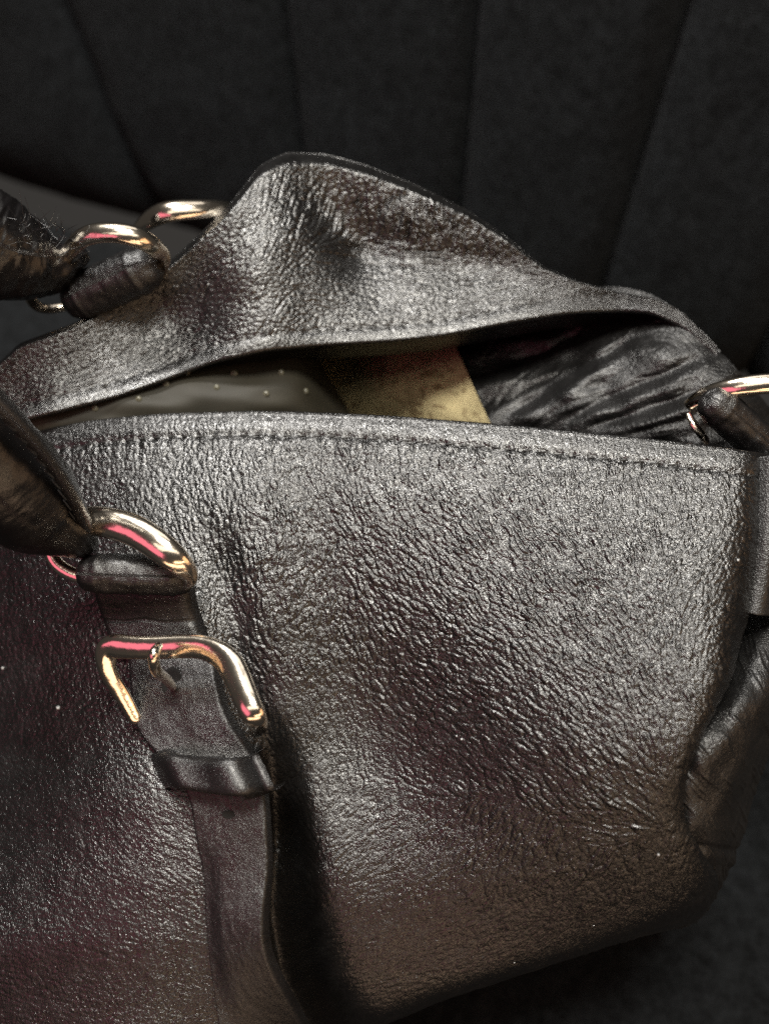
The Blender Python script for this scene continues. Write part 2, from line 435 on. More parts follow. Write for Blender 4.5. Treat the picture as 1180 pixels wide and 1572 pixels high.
LEAN = [(560, 74), (640, 76), (700, 71), (800, 68), (900, 66), (1000, 61), (1100, 54), (1200, 49), (1300, 43.5), (1380, 39.5), (1450, 38), (1520, 36), (1600, 18), (1800, 5)]
_y = np.linspace(560, 1800, 1241)
_r = (-FW[2]-(CY-_y)/FPX*UP[2])/(FW[1]+(CY-_y)/FPX*UP[1]); _n = np.radians(np.interp(_y, *zip(*LEAN)))
_D = np.zeros_like(_y)
for _i in range(1, len(_y)): _D[_i] = _D[_i-1]-(_r[_i]-_r[_i-1])/(_r[_i]+1/np.tan(_n[_i]))
_D = 20.9*np.exp(_D-np.interp(640, _y, _D))
BASE = list(zip(_y[::12], _D[::12]))
LEAN2 = [(560, 74), (640, 76), (700, 71), (800, 68), (900, 66), (1000, 58), (1100, 51), (1200, 46), (1300, 43), (1380, 39), (1450, 36), (1572, 33), (1700, 27), (1800, 10)]
_n2 = np.radians(np.interp(_y, *zip(*LEAN2))); _E = np.zeros_like(_y)
for _i in range(1, len(_y)): _E[_i] = _E[_i-1]-(_r[_i]-_r[_i-1])/(_r[_i]+1/np.tan(_n2[_i]))
_E = 20.9*np.exp(_E-np.interp(640, _y, _E))
BASE2 = list(zip(_y[::12], _E[::12]))
RIM = [(-200, 712), (-60, 690), (80, 662), (150, 650), (250, 641), (400, 637), (500, 640), (600, 645), (800, 661), (1000, 681), (1100, 693), (1180, 704), (1260, 716)]
BOT = [(-260, 1760), (300, 1690), (480, 1618), (590, 1573), (690, 1532), (840, 1483), (960, 1444), (1060, 1418), (1130, 1395)]
REDGE = [(600, 1190), (690, 1183), (830, 1169), (950, 1146), (1050, 1117), (1120, 1080), (1190, 1050), (1260, 1046), (1310, 1074), (1350, 1106), (1390, 1092), (1430, 1050)]
def Dfront(x, y, fold=1.0):
    lf = sstep(470, 380, x); D = smo(BASE, y)*(1-lf)+smo(BASE2, y)*lf
    yaw = smo([(600, -.0024), (900, -.0021), (1150, -.0016), (1300, -.0008), (1450, 0), (1600, .0004)], y)
    D = D+yaw*(x-590)
    D = D-.35*gau(x, y, 930, 1150, 240, 170)             # the panel bellies out
    D = D+.35*gau(x, y, 545, 1010, 100, 140)+.55*gau(x, y, 620, 1140, 160, 140)             # slack hollow right of the buckle
    # deep fold beside the strap
    xv = smo([(1000, 412), (1150, 418), (1300, 424), (1400, 416), (1500, 436), (1600, 492)], y)
    wv = sstep(1080, 1300, y)
    D = D+fold*.95*wv*np.exp(-.5*((x-xv)/(smo([(1100, 17), (1250, 20), (1400, 30), (1550, 32)], y)*np.where(x > xv, 1.25, .9)))**2)
    D = D-.45*sstep(1000, 1250, y)*sstep(470, 330 if fold else 380, x)
    D = D+.20*np.exp(-.5*((x-(330+.18*(y-800)))/26)**2)*sstep(760, 900, y)*sstep(1250, 1100, y)
    # left of the strap the leather rolls away
    D = D+(.45+.65*sstep(1480, 1150, y))*(np.clip(240-x, 0, 450)/300)**1.6
    # soft waves along the opening
    D = D-.10*gau(x, y, 380, 770, 60, 90)+.12*gau(x, y, 500, 830, 40, 110, -.1)
    # ridge down the corner then turn to the side
    xr = smo(REDGE, y)
    wd = smo([(600, 18), (900, 34), (1100, 18), (1250, 14), (1400, 40)], y)
    D = D+smo([(600, 1.0), (950, 1.0), (1100, .35), (1300, .16), (1400, .7)], y)*np.exp(-np.clip((xr-x), 0, 900)/wd*1.6)
    yb = smo(BOT, x)
    D = D+.30*np.exp(-np.clip(yb-y, 0, 999)/9)
    Yc = (CY-y)/FPX
    lim = (H-SEATZ-.010)/(-(FW[2]+Yc*UP[2])/(FW[1]+Yc*UP[1]))*100       # nothing goes through the seat
    k = .25; D = np.where(lim-D > 4, D, lim-k*np.log1p(np.exp(np.clip((lim-D)/k, -20, 20))))
    return D

def Df1_(x, y): return float(Dfront(np.array([[float(x)]]), np.array([[float(y)]]))[0, 0])
SC = 1.25      # target pixels per mesh step
def coarse_noise(px, py, seed): return fbm(px/40, py/40, seed, 3)

DIRS_FRONT = [(300, 700, 85, 60), (600, 700, 88, 60), (900, 720, 88, 60), (1100, 740, 75, 60),
              (330, 820, 80, 70), (470, 880, 92, 70), (560, 850, 58, 70), (650, 850, 50, 80), (800, 880, 50, 80), (950, 900, 58, 70),
              (1060, 880, 125, 60), (1100, 960, 118, 60), (1010, 1010, 70, 60), (880, 1040, 45, 80), (700, 1000, 35, 80), (560, 1000, 70, 60),
              (500, 1100, 80, 70), (700, 1130, 30, 90), (860, 1180, 38, 80), (980, 1200, 42, 50), (930, 1260, 10, 60), (1040, 1160, 95, 50),
              (760, 1320, -55, 100), (600, 1330, -40, 90), (900, 1350, -60, 90), (1000, 1340, -80, 60), (460, 1350, 60, 60),
              (60, 1000, 80, 100), (120, 1300, 30, 100), (80, 1500, 10, 120), (650, 1480, -15, 120), (240, 1250, 25, 60)]
def front_relief(px, py, su):
    c1 = lic(px, py, DIRS_FRONT, L=13, grain=3, seed=11)
    c2 = lic(px, py, DIRS_FRONT, L=9, grain=1, seed=12)
    strong = .25+.9*gau(px, py, 740, 900, 260, 140)+.7*gau(px, py, 470, 850, 90, 110)+.6*gau(px, py, 950, 1150, 130, 130)+.4*gau(px, py, 700, 1300, 300, 70)
    strong = np.clip(strong, 0, 1.25)
    th = dir_field(px, py, DIRS_FRONT, 11, .22)
    gx = px+5*perlin(px/45, py/45, 37)+1.2*perlin(px/9, py/9, 35); gy = py+5*perlin(px/45+9, py/45+3, 39)+1.2*perlin(px/9+4, py/9, 36)
    wx = px+7*perlin(px/23, py/23, 31)+2.5*perlin(px/8, py/8, 35); wy = py+7*perlin(px/23+9, py/23+3, 33)+2.5*perlin(px/8+4, py/8, 36)
    f1, f2 = worley_dir(gx/13, gy/13, th, 2.2, 41)
    long_ = (1-np.exp(-(f2-f1)/.13))*.00034*(.30+.70*strong)*np.clip(.75+.5*coarse_noise(px, py, 53), .1, 1.3)
    f1, f2 = worley_dir(gx/19, gy/19, th, 3.6, 45, 4)
    long2 = (1-np.exp(-(f2-f1)/.12))*.00050*np.clip(strong, .12, 1.1)*np.clip(.7+.6*coarse_noise(px+300, py, 57), 0, 1.2)
    f1, f2 = worley_dir(wx/8.6+5, wy/8.6, th, 1.35, 42)
    cell = (1-np.exp(-(f2-f1)/.15))*.00021-.00010*f1**2
    g1, g2 = worley(wx/4.4+7, wy/4.4, 43)
    cell2 = sstep(0.0, .5, g2-g1)*.00004
    crease = -np.clip(-c1-1.0, 0, 1.2)*.00010*strong+np.clip(c1-.9, 0, 1.2)*.00030*gau(px, py, 975, 1235, 85, 90)+np.clip(c1-1.1, 0, 1)*.00016*gau(px, py, 1090, 930, 50, 120)
    fine = c2*.000012
    top = sstep(1280, 980, py)
    soft = .62+.38*top
    return crease+fine+long2+long_*(.5+.5*top)+(cell+cell2)*soft*(.85+.35*coarse_noise(px, py, 51))+.00010*perlin(px/46, py/46, 61)

NJ, NI = int(1380/SC), int(940/SC)
u = np.linspace(0, 1, NJ)[None]; v = np.linspace(0, 1, NI)[:, None]
x0 = -180
px = x0+u*(1120-x0)+0*v
for _ in range(3):
    yr = smo(RIM, px); yb = smo(BOT, px)
    py = yr+(yb-yr)*v
    xr = smo(REDGE, py); px = x0+u*(xr-x0)
yr = smo(RIM, px); yb = smo(BOT, px); py = yr+(yb-yr)*v
Df = Dfront(px, py)
G = P(px, py, Df)
N = normals(G)
if N[NI//2, NJ//2]@np.array([0, -1, 1]) < 0: N = -N
su = np.r_[0, np.cumsum(np.linalg.norm(np.diff(G[3], axis=0), axis=-1))]
rel_ = front_relief(px, py, su)
d = py-yr                                                     # pixels below the rim
STEP = .0046
ph = (su[None]/STEP) % 1
gline = 30
groove = -.00050*np.exp(-.5*((d-gline-1.2*perlin(px/9, py*0, 14))/3.6)**2)*(.75+.25*np.cos(2*math.pi*ph))
pinch = -.00013*np.exp(-((np.minimum(ph, 1-ph))/.10)**2)*np.exp(-np.clip(d-gline-4, 0, 99)/20)*(d > gline)
puff = .00030*np.exp(-.5*((d-14)/9)**2)+.00010*np.sin(math.pi*ph)**.6*np.exp(-.5*((d-46)/12)**2)
fade = sstep(60, 180, px)
G0 = G.copy()
G = G+N*((rel_*(.45+.55*sstep(10, 40, d))+(groove+pinch*fade+puff))[..., None])
# rolled top edge, and the turn of the leather into the bag; the bottom turned under
Rows = [G]
top_in = [G[:1]+np.array([0, dy, dz]) for dy, dz in ((.0040, -.012), (.0036, -.005), (.0030, -.0015), (.0020, -.0002), (.0009, .0004))]
botr = [G[-1:]+np.array([0, dy, dz]) for dy, dz in ((.003, -.0012), (.008, -.0022), (.016, -.003), (.04, -.003), (.08, -.002))]
FG = np.concatenate(top_in+[G]+botr, 0)
# right side turned back
side = [FG[:, -1:]+np.array([dx, dy, dz]) for dx, dy, dz in ((-.0002, .003, -.001), (-.001, .008, -.002), (-.003, .016, -.004))]
FG = np.concatenate([FG]+side, 1)
front = part(grid_obj("front_panel", FG, M_LEATHER))

# stitches: one shared little mesh, laid along a seam
def stitch_mesh():
    L_, r_ = .0019, .00042
    prof = [(-1, .15), (-.8, .8), (0, 1), (.8, .8), (1, .15)]
    vs = []
    for t, q in prof:
        for k in range(5):
            a = 2*math.pi*k/5; vs.append((t*L_, math.cos(a)*r_*q, math.sin(a)*r_*q))
    R = len(prof)
    return raw_mesh("stitch", vs, grid_faces(R, 5, closed_u=True))
ME_STITCH = stitch_mesh(); ME_STITCH.materials.append(M_THREAD)
def stitches(parent, pts, nrm, step, skew=.16, size=1.0, lift=.0):
    s = np.r_[0, np.cumsum(np.linalg.norm(np.diff(pts, axis=0), axis=1))]
    n = int(s[-1]/step)
    for k in range(n):
        q = (k+.5)*step
        p = np.array([np.interp(q, s, pts[:, i]) for i in range(3)])
        p2 = np.array([np.interp(q+.0008, s, pts[:, i]) for i in range(3)])
        nn = np.array([np.interp(q, s, nrm[:, i]) for i in range(3)]); nn /= np.linalg.norm(nn)
        t = p2-p; t /= np.linalg.norm(t); b_ = np.cross(nn, t); b_ /= np.linalg.norm(b_)
        t = t+skew*b_; t /= np.linalg.norm(t); b_ = np.cross(nn, t)
        Mx = Matrix(((t[0], b_[0], nn[0], p[0]+nn[0]*lift), (t[1], b_[1], nn[1], p[1]+nn[1]*lift), (t[2], b_[2], nn[2], p[2]+nn[2]*lift), (0, 0, 0, 1)))
        o = bpy.data.objects.new("stitch", ME_STITCH); C.objects.link(o)
        o.parent = parent; o.matrix_basis = Mx @ Matrix.Scale(size, 4)
        o.matrix_parent_inverse = PINV
PINV = Matrix.Identity(4)
bpy.context.view_layer.update()
jj = np.arange(NJ); ii = np.clip(np.array([np.argmin(np.abs(d[:, j]-gline)) for j in jj]), 0, NI-1)
vis = np.where((px[0] > 70) & (px[0] < 1182))[0]
stitches(front, G[ii[vis], vis], N[ii[vis], vis], STEP, lift=.00004, size=.72)

# ------------------------------------------------------------------ back panel, flopped forward over the opening
BR = [(-220, 720), (-100, 690), (0, 655), (51, 638), (178, 607), (254, 580), (325, 553), (407, 534), (508, 526), (600, 521), (682, 512), (783, 492), (865, 478), (936, 474), (1000, 476), (1050, 500), (1100, 545)]
SIL = [(-220, 640), (-100, 600), (0, 556), (30, 527), (117, 495), (203, 449), (264, 398), (346, 322), (400, 252), (440, 233), (500, 236), (560, 252), (640, 284), (720, 324), (780, 365), (830, 408), (880, 430), (950, 449), (1000, 456), (1040, 474), (1080, 510), (1110, 545)]
NJ2, NI2 = int(1330/1.5), 340
u = np.linspace(0, 1, NJ2)[None]; v = np.linspace(0, 1, NI2)[:, None]
px = -210+u*(1100+210)+0*v
yr = smo(BR, px)
def smo2(tab, q, k=14):
    tab = np.asarray(tab, float); g = np.linspace(tab[0, 0], tab[-1, 0], 800); vv_ = np.interp(g, tab[:, 0], tab[:, 1])
    kk = max(1, int(k/(g[1]-g[0]))); ker = np.hanning(2*kk+3); ker /= ker.sum()
    vv_ = np.convolve(np.pad(vv_, kk+1, mode='reflect', reflect_type='odd'), ker, 'valid'); return np.interp(q, g, vv_)
ys = smo2(SIL, px)
ys = np.minimum(ys, yr-14)
py = yr+(ys-yr)*v
def Dback(x, y, v):
    yr = smo(BR, x); ys = np.minimum(smo2(SIL, x), yr-14)
    Dr = smo([(-220, 21.6), (0, 22.0), (80, 22.2), (250, 23.2), (400, 24.2), (600, 24.8), (800, 25.5), (950, 25.9), (1050, 25.0), (1100, 24.0)], x)
    span = (yr-ys)
    D = Dr+span*.0165*v                                       # rises and goes back
    D = D+.28*np.sin(math.pi*v)*np.clip(span/200, 0, 1)
    # big fold running from the crest down to the rim
    D = D-.8*gau(x, y, 395, 400, 60, 120, .12)
    D = D+.42*gau(x, y, 650, 396, 150, 26, .14)*sstep(470, 560, x)
    D = D+.55*gau(x, y, 520, 325, 34, 80, -.55)
    D = D+.5*gau(x, y, 270, 500, 60, 60)+.05*perlin(x/75, y/55, 87)*sstep(0, .25, v)
    D = D+.18*np.sin((x-300)/34.0)*gau(x, y, 640, 330, 130, 50)*.4
    D = D+.6*sstep(.92, 1.0, v)**2*np.clip(span/160, 0.2, 1)
    return D
Db = Dback(px, py, v)
G = P(px, py, Db); N = normals(G)
if N[NI2//2, NJ2//2]@np.array([0, -1, 1]) < 0: N = -N
DIRS_BACK = [(150, 570, -30, 60), (300, 480, -55, 60), (380, 400, -70, 60), (440, 290, -70, 40), (420, 480, -60, 60), (520, 460, 10, 60), (620, 430, 8, 60),
             (700, 460, 2, 60), (560, 290, 100, 50), (650, 330, 100, 50), (740, 370, 95, 40), (900, 460, 5, 50)]
su = np.r_[0, np.cumsum(np.linalg.norm(np.diff(G[3], axis=0), axis=-1))]
c1 = lic(px, py, DIRS_BACK, L=14, grain=2, seed=21); c2 = lic(px, py, DIRS_BACK, L=8, grain=1, seed=22)
wx = px+5*perlin(px/17, py/17, 71); wy = py+5*perlin(px/17+9, py/17+3, 73)
f1, f2 = worley(wx/8.5, wy/8.5, 75)
coarse = gau(px, py, 650, 330, 140, 50)
rl = -np.clip(-c1-.9, 0, 1.8)*.00018+c2*.00002+sstep(0, .40, f2-f1)*.00017-.00009*f1**2+c1*.00030*coarse
d = yr-py
ph = (su[None]/.0046) % 1
groove = -.00030*np.exp(-.5*((d-20)/4)**2)*(.75+.25*np.cos(2*math.pi*ph))
puff = .0002*np.exp(-.5*((d-9)/7)**2)-.00010*np.exp(-((np.minimum(ph, 1-ph))/.12)**2)*np.exp(-np.clip(np.abs(d-20), 0, 99)/9)
rl = rl+(1-np.exp(-(worley_dir((px+4*perlin(px/17, py/17, 77))/12, (py+4*perlin(px/17, py/17, 78))/12, dir_field(px, py, DIRS_BACK, 21), 1.9, 79)[1]-f1*0-worley_dir((px+4*perlin(px/17, py/17, 77))/12, (py+4*perlin(px/17, py/17, 78))/12, dir_field(px, py, DIRS_BACK, 21), 1.9, 79)[0])/.12))*.00022*(.6+1.2*coarse)
G = G+N*(((rl*(.3+.7*sstep(6, 30, d))+groove+puff)*sstep(1.0, .90, v))[..., None])
edge_in = [G[:1]+np.array([0, dy, dz]) for dy, dz in ((.012, -.016), (.006, -.008), (.003, -.0034), (.0014, -.0024), (.0002, -.0016), (-.0003, -.0007))]
back_dn = [G[-1:]+np.array([0, dy, dz]) for dy, dz in ((.004, -.003), (.010, -.012), (.016, -.03), (.014, -.07), (.0, -.13))]
BG = np.concatenate(edge_in+[G]+back_dn, 0)
back = part(grid_obj("back_panel", BG, M_LEATHER, flip=True))
bpy.context.view_layer.update()
ii = np.array([np.argmin(np.abs(d[:, j]-20)) for j in range(NJ2)]); vis = np.where((px[0] > 60) & (px[0] < 1060))[0]
stitches(back, G[ii[vis], vis], N[ii[vis], vis], .0046, lift=.0, size=.6)

# ------------------------------------------------------------------ net of control points -> sheet
def net(rows, nv, nu):
    A = np.asarray(rows, float)                               # R x K x 3 (x, y, D)
    R, K = A.shape[:2]
    B = spl(np.arange(R), A.reshape(R, -1), np.linspace(0, R-1, nv)).reshape(nv, K, 3)
    B = spl(np.arange(K), B.transpose(1, 0, 2).reshape(K, -1), np.linspace(0, K-1, nu)).reshape(nu, nv, 3).transpose(1, 0, 2)
    return B
def up(N):
    return -N if (N.reshape(-1, 3).mean(0)@np.array([0, -.7, .7])) < 0 else N
# the folded-in end of the bag (creased leather right of the lining)
rows = [[(655, 470, 29.5), (800, 450, 29.2), (930, 440, 28.0), (1010, 458, 26.6), (1064, 500, 25.2), (1105, 540, 24.2), (1140, 578, 23.4), (1200, 650, 23.6)],
        [(680, 512, 28.6), (810, 500, 28.0), (930, 492, 26.9), (1005, 510, 25.2), (1062, 545, 23.8), (1100, 578, 23.0), (1140, 612, 22.6), (1200, 670, 23.0)],
        [(707, 570, 26.6), (820, 560, 26.2), (930, 556, 24.9), (1010, 575, 23.4), (1062, 600, 22.6), (1105, 625, 22.2), (1150, 650, 22.0), (1210, 690, 22.6)],
        [(738, 640, 24.6), (840, 632, 24.0), (940, 632, 22.9), (1020, 645, 22.0), (1070, 660, 21.4), (1115, 680, 21.2), (1160, 700, 21.0), (1220, 730, 21.6)],
        [(775, 720, 23.2), (870, 720, 22.4), (960, 722, 21.6), (1030, 730, 20.8), (1080, 740, 20.2), (1125, 750, 20.0), (1170, 765, 20.0), (1230, 790, 20.4)]]
A = net(rows, 190, 340)
px, py = A[..., 0], A[..., 1]
A[..., 2] += .17*np.sin((py+.50*px)/21.0+2.6*perlin(px/90, py/60, 5))*gau(px, py, 930, 590, 150, 60)+.10*perlin(px/70, py/30, 81)
for (xa, ya, xb, yb_, dep, wd_) in ((762, 648, 985, 508, .30, 8), (842, 650, 1085, 548, .34, 9), (905, 655, 1110, 592, .26, 8), (728, 585, 900, 512, .22, 8), (960, 668, 1090, 628, .2, 7), (800, 600, 930, 560, .14, 6)):
    L_ = math.hypot(xb-xa, yb_-ya); ux, uy = (xb-xa)/L_, (yb_-ya)/L_
    al = (px-xa)*ux+(py-ya)*uy; ac = -(px-xa)*uy+(py-ya)*ux+6*perlin(px/60, py/60, 83)
    env = sstep(-20, 40, al)*sstep(L_+20, L_-40, al)
    A[..., 2] += .5*env*(dep*np.exp(-(ac/wd_)**2)-.7*dep*np.exp(-((ac-2.2*wd_)/(1.6*wd_))**2))
G = P(px, py, A[..., 2]); N = up(normals(G))
DG = [(760, 580, -50, 60), (850, 560, -40, 60), (900, 620, -22, 60), (1000, 580, -18, 60), (1060, 640, -12, 60), (1060, 530, 40, 40)]
c1 = lic(px, py, DG, L=16, grain=3, seed=31); c2 = lic(px, py, DG, L=8, grain=1, seed=32)
f1, f2 = worley_dir((px+5*perlin(px/17, py/17, 31))/9, (py+5*perlin(px/17, py/17, 38))/9, dir_field(px, py, DG, 31), 1.5, 48)
G = G+N*((-np.clip(-c1-.9, 0, 1.8)*.00030+c2*.00003+(1-np.exp(-(f2-f1)/.2))*.00022)[..., None])
gf = part(grid_obj("gusset_facing", G, M_SOFT)); gf['label'] = "creased leather end of the bag folded inward beside the lining"
# lining
rows = [[(360, 470, 31.5), (470, 480, 31.2), (560, 478, 30.6), (640, 474, 29.9), (672, 472, 29.2)],
        [(400, 520, 30.6), (505, 528, 30.2), (590, 520, 29.4), (660, 514, 28.8), (690, 512, 28.3)],
        [(430, 570, 29.2), (530, 575, 28.6), (610, 572, 27.6), (685, 570, 26.9), (716, 570, 26.3)],
        [(460, 625, 27.9), (555, 630, 27.2), (640, 630, 26.0), (712, 635, 25.0), (748, 640, 24.3)],
        [(500, 720, 26.0), (600, 720, 25.4), (690, 720, 24.4), (756, 720, 23.5), (790, 722, 22.9)]]
A = net(rows, 60, 70)
A[..., 2] += .10*perlin(A[..., 0]/40, A[..., 1]/40, 91)
li = part(grid_obj("lining", P(A[..., 0], A[..., 1], A[..., 2]-.02), M_LINING))
li['label'] = "khaki ribbed lining with brown scroll print"
# the outer end of the bag, low on the right
rows = [[(1020, 800, 20.6), (1080, 800, 20.0), (1150, 800, 19.4), (1210, 800, 19.2), (1280, 800, 20.8)],
        [(1020, 930, 17.8), (1090, 930, 17.0), (1150, 930, 16.3), (1210, 930, 16.2), (1280, 930, 17.8)],
        [(1000, 1040, 15.6), (1080, 1040, 14.5), (1140, 1040, 13.8), (1195, 1040, 14.0), (1245, 1040, 15.6)],
        [(990, 1130, 12.8), (1060, 1130, 12.25), (1120, 1130, 12.15), (1168, 1130, 12.7), (1196, 1130, 13.9)],
        [(985, 1210, 11.8), (1048, 1210, 11.22), (1100, 1210, 11.25), (1138, 1210, 11.75), (1160, 1210, 12.9)],
        [(985, 1290, 11.0), (1045, 1290, 10.42), (1090, 1290, 10.45), (1120, 1290, 10.9), (1137, 1290, 11.9)],
        [(985, 1350, 10.6), (1040, 1350, 10.0), (1080, 1350, 10.0), (1100, 1350, 10.3), (1112, 1348, 11.3)],
        [(985, 1395, 10.5), (1030, 1400, 9.75), (1060, 1400, 9.7), (1075, 1402, 10.0), (1086, 1396, 10.9)],
        [(985, 1428, 11.0), (1020, 1428, 10.4), (1045, 1424, 10.2), (1058, 1420, 10.5), (1066, 1414, 11.4)]]
A = net(rows, 360, 170); px, py = A[..., 0], A[..., 1]
A[..., 2] += .06*perlin(px/30, py/50, 95)
G = P(px, py, A[..., 2]); N = up(normals(G))
DG = [(1120, 1000, 70, 40), (1100, 1160, 45, 40), (1080, 1230, 55, 40), (1100, 1270, 60, 40), (1080, 1360, 85, 40)]
c1 = lic(px, py, DG, L=14, grain=3, seed=41); f1, f2 = worley(px/10, py/10, 47)
seam = smo([(980, 1284), (1050, 1296), (1140, 1308)], px)
G = G+N*((np.clip(c1-.4, 0, 1.6)*.00022+sstep(0, .4, f2-f1)*.00007-.0007*np.exp(-.5*((py-seam)/4)**2)+.0004*np.exp(-.5*((py-seam-13)/9)**2))[..., None])
part(grid_obj("gusset", G, M_SOFT))
# underside of the bag
rows = [[(-160, 1640, 11.0), (200, 1640, 11.0), (480, 1600, 10.6), (700, 1525, 10.2), (900, 1458, 11.4), (1070, 1405, 12.2)],
        [(-200, 1500, 12), (200, 1500, 12), (480, 1450, 12.6), (700, 1380, 13.6), (900, 1330, 14.6), (1050, 1290, 15.2)],
        [(-200, 1200, 19), (200, 1200, 19), (480, 1150, 20.4), (700, 1080, 21.6), (900, 1040, 22.4), (1040, 1000, 23.0)]]
A = net(rows, 12, 40); Gb = P(A[..., 0], A[..., 1], A[..., 2]); Gb[..., 2] = np.clip(Gb[..., 2], SEATZ+.006, SEATZ+.06)
part(grid_obj("base_panel", Gb, M_LEATHER))

# ------------------------------------------------------------------ ribbons of leather
def ribbon(name, rows, mat, thick=.0022, merge=False, nu=44, nv=160, crown=.0006, relief=None, round_=.10):
    """rows = (xl, yl, Dl, xr, yr, Dr): left and right edge of a strap lying on the bag"""
    A = np.asarray(rows, float)
    s = np.r_[0, np.cumsum(np.hypot(np.diff(A[:, 0]+A[:, 3]), np.diff(A[:, 1]+A[:, 4]))/2)]
    B = spl(s/s[-1], A, np.linspace(0, 1, nv))
    Lf = P(B[:, 0], B[:, 1], B[:, 2]); Rt = P(B[:, 3], B[:, 4], B[:, 5])
    ph = np.linspace(0, 1, nu)
    G = Lf[:, None]*(1-ph)[None, :, None]+Rt[:, None]*ph[None, :, None]
    N = up(normals(G))
    w_ = 1-np.clip(np.minimum(ph, 1-ph)/round_, 0, 1)
    hgt = thick*np.sqrt(np.clip(1-w_**2, 0, 1))+crown*np.sin(math.pi*ph)
    hh = np.broadcast_to(hgt[None], G.shape[:2]).copy()
    if merge: hh = hh*(1-(1-sstep(0, .35, ph))[None]*sstep(.40, .60, np.linspace(0, 1, nv))[:, None])
    if relief is not None: hh = hh+relief(ph[None]+0*hh, np.linspace(0, 1, nv)[:, None]+0*hh)
    T = G+N*hh[..., None]
    Lw = T[:, :1]-N[:, :1]*.003; Rw = T[:, -1:]-N[:, -1:]*.003
    T = np.concatenate([Lw, T, Rw], 1)
    Tt = T[:1]-np.concatenate([N[:1, :1], N[:1], N[:1, -1:]], 1)*.003; Tb = T[-1:]-np.concatenate([N[-1:, :1], N[-1:], N[-1:, -1:]], 1)*.003
    T = np.concatenate([Tt, T, Tb], 0)
    o = part(grid_obj(name, T, mat)); return o, T, N
def Df1(x, y): return float(Dfront(np.array([[float(x)]]), np.array([[float(y)]]))[0, 0])
def on(x, y, k): return (x, y, Df1(x, y)-k)
def on0(x, y, k): return (x, y, float(Dfront(np.array([[float(x)]]), np.array([[float(y)]]), 0)[0, 0])-k)
def rrow(l, r, kl, kr): return (*on0(*l, kl), *on0(*r, kr))
def grain_relief(a, sx=34, sy=60, seed=3):
    def f(ph, t):
        f1, f2 = worley(ph*sx, t*sy, seed)
        return a*sstep(0, .4, f2-f1)+a*.8*fbm(ph*sx*.3, t*sy*.2, seed, 3)
    return f
# strap under the buckle, running down the front
srows = [rrow((197, 1000), (330, 1000), .30, .42), rrow((201, 1060), (338, 1060), .28, .55), rrow((210, 1115), (356, 1110), .24, .58),
         rrow((244, 1160), (388, 1160), .20, .50), rrow((286, 1215), (407, 1215), .16, .42), rrow((300, 1280), (412, 1280), .12, .36),
         rrow((312, 1340), (413, 1340), .08, .32), rrow((316, 1400), (406, 1405), .06, .30), rrow((322, 1470), (415, 1475), .06, .30),
         rrow((330, 1530), (443, 1530), .06, .34), rrow((345, 1620), (494, 1610), .06, .40)]
strap, ST, SN = ribbon("front_strap", srows, M_SMOOTH, thick=.0011, crown=.0002, round_=.05, merge=True, nv=260, nu=60, relief=grain_relief(.00009, 30, 150))
strap['label'] = "smooth leather strap running down the front from the buckle"
# short tab from the ring loop to the buckle
trows = [rrow((142, 880), (290, 880), .55, .55), rrow((146, 905), (292, 905), .50, .55), rrow((156, 940), (298, 940), .20, .30), rrow((164, 965), (308, 965), .12, .22), rrow((176, 1010), (325, 1010), .10, .16)]
def tab_rel(ph, t):
    return -.0007*np.clip(np.sin(t*26+1.4*perlin(ph*3, t*4, 6))-.55, 0, 1)*sstep(.25, .45, t)*sstep(.98, .8, t)+grain_relief(.00005, 30, 30)(ph, t)
ribbon("strap_tab", trows, M_SMOOTH, thick=.0020, nv=110, nu=60, relief=tab_rel)
# keeper loop across the strap
def keeper():
    a = np.asarray([on0(250, 1180, .10), on0(262, 1182, .42), on0(285, 1186, .58), on0(330, 1192, .72), on0(375, 1192, .84), on0(402, 1186, .84), on0(413, 1181, .55), on0(416, 1178, -.2)])
    c = curve_pts(a, 60); p = P(c[:, 0], c[:, 1], c[:, 2])
    along = P(310, 1250, Df1(310, 1250))-P(270, 1160, Df1(270, 1160)); along /= np.linalg.norm(along)
    wd_ = np.linspace(-1, 1, 26)
    t = np.gradient(p, axis=0); t /= np.linalg.norm(t, axis=1, keepdims=True)
    n = np.cross(t, along); n /= np.linalg.norm(n, axis=1, keepdims=True)
    n = np.where((n@np.array([0, -.7, .7]))[:, None] < 0, -n, n)
    G = p[:, None]+along*(wd_[None, :, None]*.0052)+n[:, None]*(.0018*np.clip(1-np.abs(wd_)**5, 0, 1)**.5)[None, :, None]
    lo = G[:, :1]-n[:, None]*.002; hi = G[:, -1:]-n[:, None]*.002
    return part(grid_obj("keeper_loop", np.concatenate([lo, G, hi], 1), M_SMOOTH, flip=False))
keeper()
# punched hole lower on the strap, and the one the prong sits in
def hole(parent, c, rx, ry, rot, mat, name):
    """a raised lip around a dark pit"""
    x, y, D = c
    n = 22; vs = []; s = pxm(D, y)
    rings = [(1.12, -.0002), (1.0, .00015), (.8, .00005), (.4, .00003), (.05, .00003)]
    o0 = P(x, y, D); r_ = np.array([1., 0, 0]); u_ = UP; f_ = -FW
    for q, h in rings:
        for k in range(n):
            a = 2*math.pi*k/n; ex, ey = rx*q*math.cos(a), ry*q*math.sin(a)
            X_ = ex*math.cos(rot)-ey*math.sin(rot); Y_ = ex*math.sin(rot)+ey*math.cos(rot)
            vs.append(o0+(r_*X_+u_*Y_)*s+f_*h)
    o = link(name, raw_mesh(name, vs, grid_faces(len(rings), n, closed_u=True)), mat)
    o.parent = parent; o.matrix_parent_inverse = PINV
    return o
def top_of(T, frac_v, frac_u):
    R, K = T.shape[:2]; return T[int(frac_v*(R-1)), int(frac_u*(K-1))]
